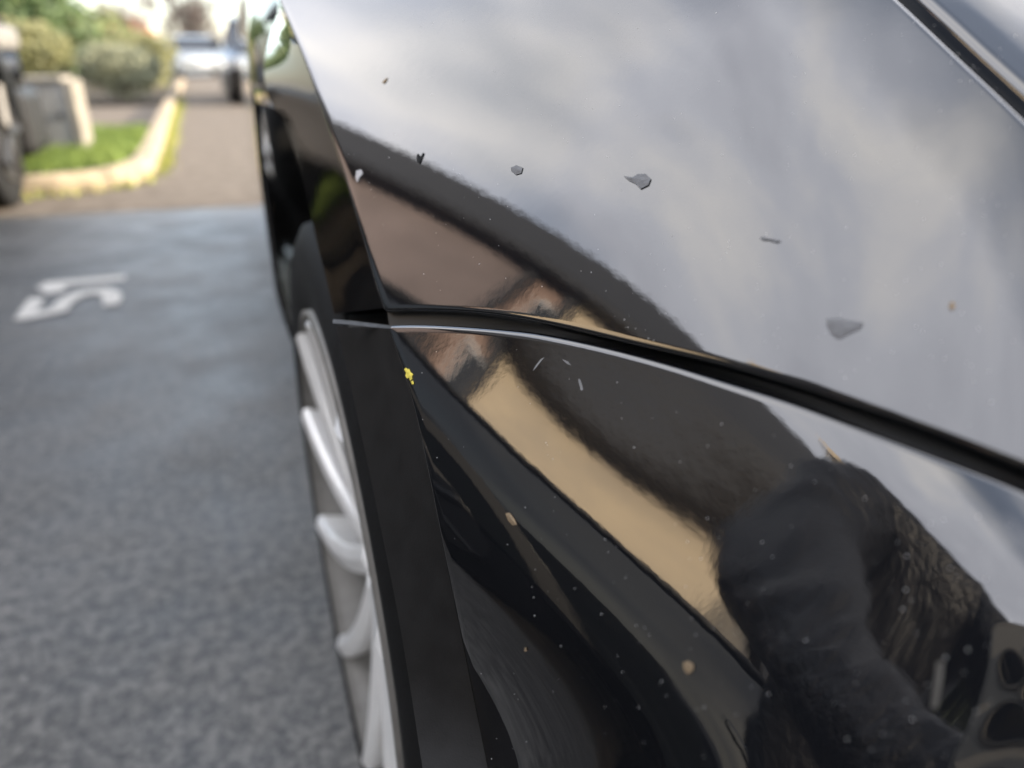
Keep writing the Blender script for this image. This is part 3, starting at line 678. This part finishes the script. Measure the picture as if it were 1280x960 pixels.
pk = empty('pickup_truck', (-2.02, 3.0, 0), 'dark pickup truck at the left edge of the picture, sky reflection on its front wing painted as a pale block', 'pickup truck')
W = 1.92
bm = bmesh.new(); side_plan(bm, [(2.78, .50), (2.86, .62), (2.80, .93), (2.55, .99), (1.30, 1.04), (1.0, 1.06), (-.80, 1.06), (-.80, .42), (2.2, .36)], W, .025); obj('body', bm, M['paint_far'], pk)
bm = bmesh.new(); side_plan(bm, [(1.25, 1.04), (.55, 1.70), (.30, 1.76), (-.55, 1.76), (-.80, 1.68), (-.82, 1.04)], W - .34, .06); obj('cab', bm, M['paint_far'], pk)
for s in (-1, 1):
    x = s * (W / 2)
    pyd('side_window', [(s * (W/2 - .17) + s * .012, 1.05, 1.10), (s * (W/2 - .17) + s * .012, -.70, 1.10), (s * (W/2 - .17) + s * .012, -.62, 1.60), (s * (W/2 - .17) + s * .012, .52, 1.60)], [(0, 1, 2, 3)], M['glass'], pk)
    bm = bmesh.new(); box(bm, min(x, x - s * .09), max(x, x - s * .09), -3.32, -.815, .45, 1.13, .02); obj('bed_side', bm, M['paint_far'], pk)
    boxo('bed_rail', (min(x + s*.008, x - s * .10), max(x + s*.008, x - s * .10), -3.34, -.82, 1.132, 1.16), M['plastic'], pk, .01)
    for y in (1.95, -2.05):
        bm = bmesh.new(); A_ = [(y + math.cos(R(a)) * .47, .42 + math.sin(R(a)) * .47) for a in range(0, 181, 15)]; B_ = [(y + math.cos(R(a)) * .40, .42 + math.sin(R(a)) * .40) for a in range(180, -1, -15)]
        prism(bm, A_ + B_, 0, min(x + s * .02, x - s * .05), max(x + s * .02, x - s * .05)); obj('arch_trim', bm, M['plastic'], pk)
    for y in (1.95, -2.05): road_wheel(pk, s * (W/2 - .11), y, .39, s, M['wheel_black'])
    boxo('headlight', (s * .78 - .15, s * .78 + .15, 2.70, 2.88, .70, .86), M['lens'], pk, .03)
    boxo('tail_light', (s * .88 - .06, s * .88 + .06, -3.38, -3.30, .72, 1.02), M['red'], pk, .015)
    boxo('door_mirror', (s * 1.08 - .10, s * 1.08 + .10, .82, .95, 1.08, 1.30), M['paint_far'], pk, .03)
    boxo('door_handle', (x + s*.012 - .012, x + s*.012 + .012, -.60, -.40, .92, .95), M['alloy_dark'], pk, .004)
boxo('tailgate', (-.86, .86, -3.34, -3.26, .50, 1.12), M['paint_far'], pk, .02)
boxo('bed_floor', (-.86, .86, -3.26, -.82, .60, .64), M['plastic'], pk)
boxo('front_bumper', (-1.0, 1.0, 2.45, 3.02, .20, .60), M['plastic'], pk, .06)
boxo('wing_sky_sheen', (.70, .985, 2.30, 2.86, .80, .94), M['alloy_dark'], pk, .04)  # added grey block, its tone paints the sky reflection on the wing
boxo('rear_bumper', (-.95, .95, -3.52, -3.34, .42, .58), M['alloy_dark'], pk, .03)
boxo('number_plate', (-.26, .26, -3.365, -3.342, .80, .91), M['plate_white'], pk)
boxo('chassis', (-.5, .5, -3.2, 2.6, .30, .44), M['liner'], pk)

# ------------------------------------------------------------------ buildings across the car park (seen mirrored in the paint)
bn = empty('bungalow', (-6.0, 6.0, 0), 'tan and brown bungalow with a steep dark roof, mirrored in the car paint', 'house')
Y0, Y1, Y2, Y3 = 1.30, 3.25, 3.75, 14.0
HW = 4.60
def bx(name, x0, x1, y0, y1, z0, z1, mt, par=bn, bev=0):
    return boxo(name, (x0 + 6, x1 + 6, y0 - 6, y1 - 6, z0, z1), mt, par, bev)
bx('wall', -10.2, -6.0, Y0, Y1, 0, HW, M['render_tan'])
bx('drain_pipe', -6.0, -5.9, Y1 - .02, Y1 + .10, 0, HW, M['fascia'])
wf = bx('window', -6.06, -5.99, Y1 + .10, Y1 + .30, 2.6, 4.3, M['frame_white']); bx('pane', -5.99, -5.975, Y1 + .13, Y1 + .27, 2.66, 4.24, M['glass'], wf)
bx('wall', -10.2, -6.02, Y1, Y2, 0, HW, M['pink_wall'])
bx('wall', -10.2, -6.01, Y2, Y3, 0, HW, M['brick_brown'])
bx('pier', -6.0, -5.9, 3.70, 3.80, 0, HW, M['fascia'])
for y in (6.2, 9.0, 11.6):
    wf = bx('window', -6.03, -5.95, y, y + 1.3, 1.0, 2.3, M['frame_white']); bx('pane', -5.95, -5.93, y + .08, y + 1.22, 1.08, 2.22, M['glass'], wf)
bx('door', -6.03, -5.95, 5.0, 5.9, 0, 2.05, M['fascia'])
bx('gutter', -5.98, -5.72, Y0 - .15, Y3 + .2, HW - .02, HW + .14, M['fascia'], bn, .03)
bm = bmesh.new(); prism(bm, [(-5.75 + 6, HW + .10), (-7.9 + 6, 6.84), (-8.3 + 6, 6.84), (-10.5 + 6, HW + .10)], 1, Y0 - .2 - 6, Y3 + .25 - 6); obj('roof', bm, M['roof_dark'], bn)
bx('added_dormer', -7.6, -6.75, 1.65, 2.45, 5.2, 5.64, M['block_grey']); ch = bx('chimney', -8.3, -7.8, 9.5, 10.3, 5.9, 7.0, M['brick_brown'])  # dormer box added for the pale patch in the bumper reflection
ap = empty('apartment_block', (-14, 1.6, 0), 'taller grey rendered block rising behind the bungalow, mirrored in the car paint', 'building')
boxo('wall', (-8, 0, -3.4, 1.3, 0, 12.2), M['block_grey'], ap)
boxo('parapet', (-8.1, .1, -3.5, 1.4, 12.2, 12.5), M['render_tan'], ap)
for z in (6.0, 8.6):
    for y in (-2.4, -1.0, .4):
        f = boxo('window', (-.02, .05, y - .5, y + .5, z, z + 1.3), M['frame_white'], ap); boxo('pane', (.05, .07, y - .43, y + .43, z + .07, z + 1.23), M['glass'], f)

hg = empty('hedge', (-5.6, -2.6, 0), 'tall dark evergreen hedge beside the tan end of the bungalow, added to darken the reflection in the paint', 'hedge')  # unseen hedge, added to keep the reflection dark past the house end
rnd = random.Random(21)
def hs_(): return rnd.uniform(-.7, .7), rnd.uniform(-5.5, 3.1), rnd.uniform(.05, 4.5) if rnd.random() < .85 else 4.5 + abs(rnd.gauss(0, .12))
V, Fc = foliage(15000, hs_, .15); pyd('crown', V, Fc, M['leaf_black'], hg)
bm = bmesh.new()
for k in range(9): tube(bm, [(0, -5 + k, -.1), (.05, -5 + k, 2), (0, -5 + k + .1, 4)], [.07, .05, .02], 6)
obj('stem', bm, M['bark'], hg)

# ------------------------------------------------------------------ the photographer, mirrored in the bumper
def skin_mesh(name, verts, edges, root, mt, parent, sub=2):
    me = bpy.data.meshes.new(name); me.from_pydata([v[:3] for v in verts], edges, []); o = link(name, me, mt, parent)
    md = o.modifiers.new('skin', 'SKIN'); md.use_smooth_shade = True
    for i, v in enumerate(verts):
        sv = me.skin_vertices[0].data[i]; sv.radius = (v[3], v[4] if len(v) > 4 else v[3]); sv.use_root = i == root
    if sub: s_ = o.modifiers.new('sub', 'SUBSURF'); s_.levels = s_.render_levels = sub
    return o
PER = empty('person', (-.62, -.05, 0), 'person in a black quilted jacket crouching with a phone, mirrored in the bumper', 'person')
def rel(v):
    far = min(1, max(0, (-.15 - v[0]) / .2))   # whole figure a little nearer to the truck; the hands stay on the phone
    return (v[0] + .62, v[1] + .05 + .05 * far, v[2] + .15 * far * min(1, max(0, (v[2] - .3) / .4)), *v[3:])
PH = CAM - FWD * .0065                         # middle of the phone's thickness behind the lens
def ph(a, b, c): return tuple(PH + RT * a + UPC * b + FWD * c)
V = []; E_ = []
def add(v, to=None):
    V.append(rel(v)); 
    if to is not None: E_.append((to, len(V) - 1))
    return len(V) - 1
pel = add((-.94, 0, .56, .13, .11)); bel = add((-.86, 0, .74, .12, .10), pel); che = add((-.72, -.01, .93, .13, .10), bel); upc_ = add((-.57, -.02, 1.08, .10, .08), che)
nk = add((-.49, -.15, 1.07, .055), upc_); hd = add((-.48, -.34, 1.01, .08, .078), nk); ht = add((-.47, -.41, 1.06, .084, .08), hd); hp = add((-.465, -.43, 1.11, .05), ht)
def limb(side):
    if side > 0:
        sh = add((-.55, .15, 1.07, .062), upc_); m0 = add((-.50, .18, .97, .036), sh); el = add((-.46, .19, .86, .034), m0); fa = add((-.25, .08, .75, .028), el); wr0 = add(tuple(np.array(ph(.050, -.130, -.045))) + (.026,), fa)
        base = ph(.060, -.086, -.022)
    else:
        sh = add((-.50, -.22, 1.06, .062), upc_); m0 = add((-.38, -.29, .95, .036), sh); el = add((-.27, -.34, .82, .034), m0); fa = add((-.07, -.24, .74, .028), el); wr0 = add(tuple(np.array(ph(.165, -.10, -.05))) + (.026,), fa)
        base = ph(.140, -.045, -.022)
    pa = add((*base, .026, .016), wr0)
    # fingers wrap over the long edge / back, thumb on the screen side
    sgn = -1 if side > 0 else 1
    cx = .070 if side > 0 else .130
    for k in range(4):
        ln = (.8, .95, 1, .85)[k]
        if side > 0:                          # from below: fingers up the back of the phone
            fx = .022 + .019 * k; a1 = add((*ph(fx + .03, -.080, -.004), .0092), pa); a2 = add((*ph(fx + .03, -.074, .009), .0085), a1); a3 = add((*ph(fx + .03, -.072 + .022 * ln, .0085), .0076), a2)
        else:                                 # round the short edge
            yb = -.040 + .019 * k; a1 = add((*ph(.150, yb, -.004), .0092), pa); a2 = add((*ph(.148, yb + .003, .0085), .0085), a1); a3 = add((*ph(.148 - .022 * ln, yb + .005, .0085), .0076), a2)
    if side > 0: T = ((.09, -.080, -.020), (.098, -.066, -.017), (.096, -.048, -.0165))
    else: T = ((.140, -.020, -.020), (.132, -.006, -.017), (.120, .004, -.0165))
    t1 = add((*ph(*T[0]), .0105), pa); t2 = add((*ph(*T[1]), .0095), t1); t3 = add((*ph(*T[2]), .0085), t2)
limb(1); limb(-1)
for s in (1, -1):
    hip = add((-.92, .10 * s, .52, .10), pel); kn = add((-.58, .17 * s - .03, .52, .062), hip); an = add((-.80, .16 * s - .06, .11, .042), kn); to = add((-.64, .18 * s - .06, .045, .036), an)
body = skin_mesh('body', V, E_, pel, M['skin'], PER)
V = []; E_ = []
p0 = add((-.94, 0, .54, .19, .17)); p1 = add((-.86, 0, .74, .18, .155), p0); p2 = add((-.72, -.01, .93, .19, .155), p1); p3 = add((-.58, -.02, 1.08, .14, .12), p2); p4 = add((-.50, -.14, 1.09, .09), p3); p5 = add((-.50, -.26, 1.03, .10), p4)
for s in (1, -1):
    if s > 0:
        sh = add((-.55, .15, 1.08, .092), p3); m1 = add((-.50, .18, .97, .086), sh); el = add((-.46, .19, .86, .080), m1); m2 = add((-.25, .08, .75, .064), el); add((*ph(.048, -.138, -.052), .046), m2)
    else:
        sh = add((-.50, -.22, 1.07, .088), p3); m1 = add((-.38, -.29, .95, .086), sh); el = add((-.27, -.34, .82, .078), m1); m2 = add((-.07, -.24, .74, .062), el); add((*ph(.170, -.11, -.06), .046), m2)
jk = skin_mesh('jacket', V, E_, p0, M['jacket'], PER, 3)
tx = bpy.data.textures.new('quilt', 'WOOD'); tx.wood_type = 'BANDNOISE'; tx.noise_scale = .05; tx.turbulence = 6
dm = jk.modifiers.new('quilt', 'DISPLACE'); dm.texture = tx; dm.strength = .007; dm.texture_coords = 'LOCAL'
V = []; E_ = []
pel = add((-.94, 0, .56, .17, .145))
for s in (1, -1):
    hip = add((-.91, .105 * s, .53, .115), pel); kn = add((-.58, .17 * s - .03, .52, .078), hip); add((-.79, .16 * s - .06, .13, .060), kn)
skin_mesh('trousers', V, E_, 0, M['trouser'], PER)
for s in (1, -1):
    V = []; E_ = []; a = add((-.84, .155 * s - .06, .055, .048)); b = add((-.73, .17 * s - .06, .05, .048), a); c = add((-.62, .185 * s - .06, .042, .036), b); skin_mesh('shoe', V, E_, 0, M['shoe'], PER)
V = []; E_ = []; a = add((-.50, -.38, 1.04, .083)); b = add((-.49, -.425, 1.08, .095), a); c = add((-.45, -.435, 1.13, .058), b); skin_mesh('hair', V, E_, 0, M['hair'], PER)
def face_bit(name, c, r, mt):
    c = (c[0] - .125, c[1] - .325, c[2] - .36)
    bm = bmesh.new(); bmesh.ops.create_uvsphere(bm, u_segments=12, v_segments=8, radius=1); 
    for v in bm.verts: v.co = Vector((c[0] + .62 + v.co.x * r[0], c[1] + .05 + v.co.y * r[1], c[2] + v.co.z * r[2]))
    obj(name, bm, mt, PER, True)
face_bit('nose', (-.265, -.017, 1.525), (.022, .014, .024), M['skin']); face_bit('mouth', (-.283, -.017, 1.478), (.012, .026, .008), M['tan_chip'])
for s in (1, -1):
    face_bit('eye', (-.272, -.017 + .032 * s, 1.553), (.012, .014, .009), M['plate_white']); face_bit('pupil', (-.262, -.017 + .032 * s, 1.551), (.005, .006, .006), M['hair']); face_bit('ear', (-.37, -.017 + .085 * s, 1.535), (.02, .012, .032), M['skin'])

phn = empty('phone', tuple(PH), 'phone with a large rounded camera island held at the bumper corner, mirrored in the paint', 'phone')
phn.matrix_world = Matrix((Vector(RT), Vector(UPC), Vector(FWD))).transposed().to_4x4(); phn.matrix_world.translation = Vector(PH)
ISL = (-.022, .032, -.066, .034)               # island around the lens
def rrect(x0, x1, y0, y1, r, n=6):
    P = []
    for cx, cy, a0 in ((x1 - r, y1 - r, 0), (x0 + r, y1 - r, 90), (x0 + r, y0 + r, 180), (x1 - r, y0 + r, 270)):
        P += [(cx + r * math.cos(R(a0 + 90 * k / n)), cy + r * math.sin(R(a0 + 90 * k / n))) for k in range(n + 1)]
    return P
bm = bmesh.new(); prism(bm, rrect(-.027, .142, -.072, .039, .016), 2, -.008, .0); obj('phone_body', bm, M['phone_body'], phn)
bm = bmesh.new(); prism(bm, rrect(-.023, .139, -.068, .035, .012), 2, -.0085, -.0081); obj('screen', bm, M['glass'], phn)
bm = bmesh.new(); prism(bm, rrect(*ISL, .012), 2, .0001, .0022); obj('camera_island', bm, M['phone_island'], phn)
def ring(cx, cy, r0, r1, z0, z1, mt, name):
    bm = bmesh.new(); n = 32; A_ = [[bm.verts.new((cx + r * math.cos(2*math.pi*k/n), cy + r * math.sin(2*math.pi*k/n), z)) for k in range(n)] for r, z in ((r1, z0), (r1, z1), (r0, z1), (r0, z0))]
    for a_, b_ in zip(A_, A_[1:]):
        for k in range(n): bm.faces.new((a_[k], a_[(k+1) % n], b_[(k+1) % n], b_[k]))
    bmesh.ops.recalc_face_normals(bm, faces=bm.faces[:]); return obj(name, bm, mt, phn)
for cx, cy in ((0, 0), (0, -.036), (.018, -.018)):
    ring(cx, cy, .0115, .0145, .0022, .0038, M['alloy_dark'], 'lens_ring')
    bm = bmesh.new(); tube(bm, [(cx, cy, .0021), (cx, cy, .0028)], .0115, 24); obj('lens_glass', bm, M['glass'], phn)
bm = bmesh.new(); tube(bm, [(.020, .014, .0022), (.020, .014, .0027)], .0035, 20); obj('flash', bm, M['lens'], phn)

# ------------------------------------------------------------------ small things lying on the paint
def on_panel(c, px, py, lift=0): 
    p = surf(c, px, py); n = surfn(c, px, py); return p + n * lift, n
def flake(name, label, cat, c, outline, mt, curl=.15, thick=.00028, group=None, seed=0):
    """thin irregular crumb: outline in photograph pixels laid on the panel at its own distance"""
    rnd = random.Random(seed); P = np.array(outline, float); ctr = P.mean(0); org, n = on_panel(c, ctr[0], ctr[1]); V = []; Fc = []
    m_ = len(P); size = np.linalg.norm(P - ctr, axis=1).max()
    for layer in (0, 1):
        for p in P:
            k = np.linalg.norm(p - ctr) / size
            q, nn = on_panel(c, p[0], p[1], .0002 + layer * thick * (1 - .5 * k) + curl * thick * 3 * k * k * (.5 + rnd.random())); V.append(tuple(q - org))
    q, nn = on_panel(c, ctr[0] + 1, ctr[1], .0002 + thick * 1.7); V.append(tuple(q - org))
    for i in range(m_):
        j = (i + 1) % m_; Fc += [(i, j, m_ + j, m_ + i), (m_ + i, m_ + j, 2 * m_)]
    bm = bmesh.new(); vs = [bm.verts.new(v) for v in V]; [bm.faces.new([vs[i] for i in f]) for f in Fc]; bmesh.ops.recalc_face_normals(bm, faces=bm.faces[:])
    o = obj(name, bm, mt); o.location = tuple(org); return props(o, label, cat, group)
flake('mud_flake', 'largest grey flake lying alone on the wing, low right of centre', 'flake', UPW, [(1033, 399), (1046, 398), (1060, 401), (1079, 404), (1076, 411), (1062, 417), (1049, 424), (1040, 419), (1034, 410)], M['flake'], seed=1)
flake('mud_flake', 'grey flake with a thin tail on the upper middle of the wing', 'flake', UPW, [(780, 221), (791, 222), (798, 218), (808, 218), (814, 224), (811, 232), (801, 237), (794, 230), (786, 226)], M['flake'], .4, seed=2)
flake('mud_flake', 'small round-edged grey flake left of the tailed one on the wing', 'flake', UPW, [(639, 210), (646, 207), (654, 210), (652, 217), (645, 219), (640, 215)], M['flake'], seed=3)
flake('mud_flake', 'narrow upright dark sliver on the dark roof edge mirrored in the wing', 'flake', UPW, [(521.5, 195), (523, 192), (524, 197), (526, 199), (529.5, 191), (530.5, 192), (528, 199), (525, 205), (522.5, 203)], M['rubber'], .3, seed=4)
flake('mud_flake', 'thin dark crumb nearest to the top of the wing', 'flake', UPW, [(478, 103), (482, 99.5), (485, 97), (483, 102), (480, 105)], M['tan_chip'], seed=5)
flake('mud_flake', 'blurred dark spot near the right side of the wing', 'flake', UPW, [(1187, 380), (1191, 377), (1194, 381), (1193, 386), (1189, 388), (1186, 385)], M['tan_chip'], seed=6)
flake('mud_flake', 'dumbbell shaped dark streak right of centre on the wing', 'flake', UPW, [(950, 298), (955, 296), (962, 299), (970, 299), (976, 302), (971, 304), (962, 301), (953, 300.5)], M['flake'], seed=7)
flake('leaf_or_glint', 'pale whitish leaf bit at the left crease of the wing', 'leaf bit', UPW, [(446, 214), (452, 212), (454, 217), (450, 222), (447, 228), (445, 222)], M['flake_pale'], seed=8)
flake('yellow_fleck', 'bright yellow fleck beside the wheel arch crease on the bumper', 'fleck', LOW, [(506, 462), (508.5, 460), (510, 462), (512, 461), (513.5, 465), (517, 468), (515.5, 470.5), (516, 474), (513.5, 476), (512, 472), (509.5, 473.5), (507.5, 470), (508.3, 466)], M['yellow'], .2, .0003, seed=9)
flake('yellow_fleck', 'tiny yellow fleck just under the larger yellow one', 'fleck', LOW, [(514, 477), (517, 476), (518, 480), (516, 481)], M['yellow'], .2, .0003, seed=14)
flake('grit_crumb', 'tan oblong crumb on the dark part of the bumper', 'grit', LOW, [(633, 642), (638, 641), (643, 648), (647, 656), (642, 657), (636, 650)], M['tan_chip'], .2, .0005, seed=10)
flake('grit_crumb', 'brown triangular crumb low on the bumper below the tan reflection', 'grit', LOW, [(855, 829), (861, 826), (868, 831), (867, 838), (861, 843), (856, 837)], M['tan_chip'], .2, .0005, seed=11)
flake('grit_crumb', 'tiny pale crumb in the black lower part of the bumper', 'grit', LOW, [(656.5, 809), (659, 809), (659.5, 813.5), (657, 814)], M['tan_chip'], .2, .0004, seed=12)
flake('leaf_or_glint', 'upright grey sliver painting a reflection streak over the mirrored jacket beside the phone', 'leaf bit', LOW, [(1171, 828), (1180, 826), (1179, 845), (1172, 886), (1164, 884), (1168, 850)], M['sliver'], .1, .0003, seed=13)  # the sliver paints a reflection streak, not a loose piece
for ol in ([(666, 464), (669, 458), (676, 449), (681, 446.5), (677, 451), (670, 460)], [(723, 474), (725, 473.5), (728, 482), (729, 488), (726, 488)], [(703, 449), (710, 452), (714, 457), (708, 454)]):
    P_ = np.array(ol, float); pts = [tuple(on_panel(LOW, x, y, .00012)[0]) for x, y in P_]
    keep(pyd('scuff_mark', pts, [tuple(range(len(pts)))], M['scuff'], car))
rnd = random.Random(3); V = []; Fc = []
def speck(c, px, py, r):
    o_, n = on_panel(c, px, py, .00005); n = Vector(n); a = n.orthogonal().normalized(); b = n.cross(a); k = len(V); o_ = Vector(o_)
    V.extend([tuple(o_ + a * r * rnd.uniform(.6, 1.3)), tuple(o_ + b * r * rnd.uniform(.6, 1.3)), tuple(o_ - a * r * rnd.uniform(.6, 1.3)), tuple(o_ - b * r * rnd.uniform(.6, 1.3)), tuple(o_ + n * r * .8)])
    Fc.extend([(k, k+1, k+4), (k+1, k+2, k+4), (k+2, k+3, k+4), (k+3, k, k+4)])
for _ in range(330):
    px, py = rnd.uniform(420, 1275), rnd.uniform(5, 560)
    if py < 380 + max(0, px - 640) * .28 and px > 360 + py * .33: speck(UPW, px, py, rnd.choice((.00015, .00018, .00022, .0003)))
for _ in range(230):
    px, py = rnd.uniform(510, 1275), rnd.uniform(420, 955)
    if py > 425 + max(0, px - 640) * .34 and px > 500 + (py - 410) * .21: speck(LOW, px, py, rnd.choice((.00013, .00016, .0002, .0003)))
props(pyd('dust_specks', V, Fc, M['dust']), kind='stuff')
# hide nothing: every collection object stays visible
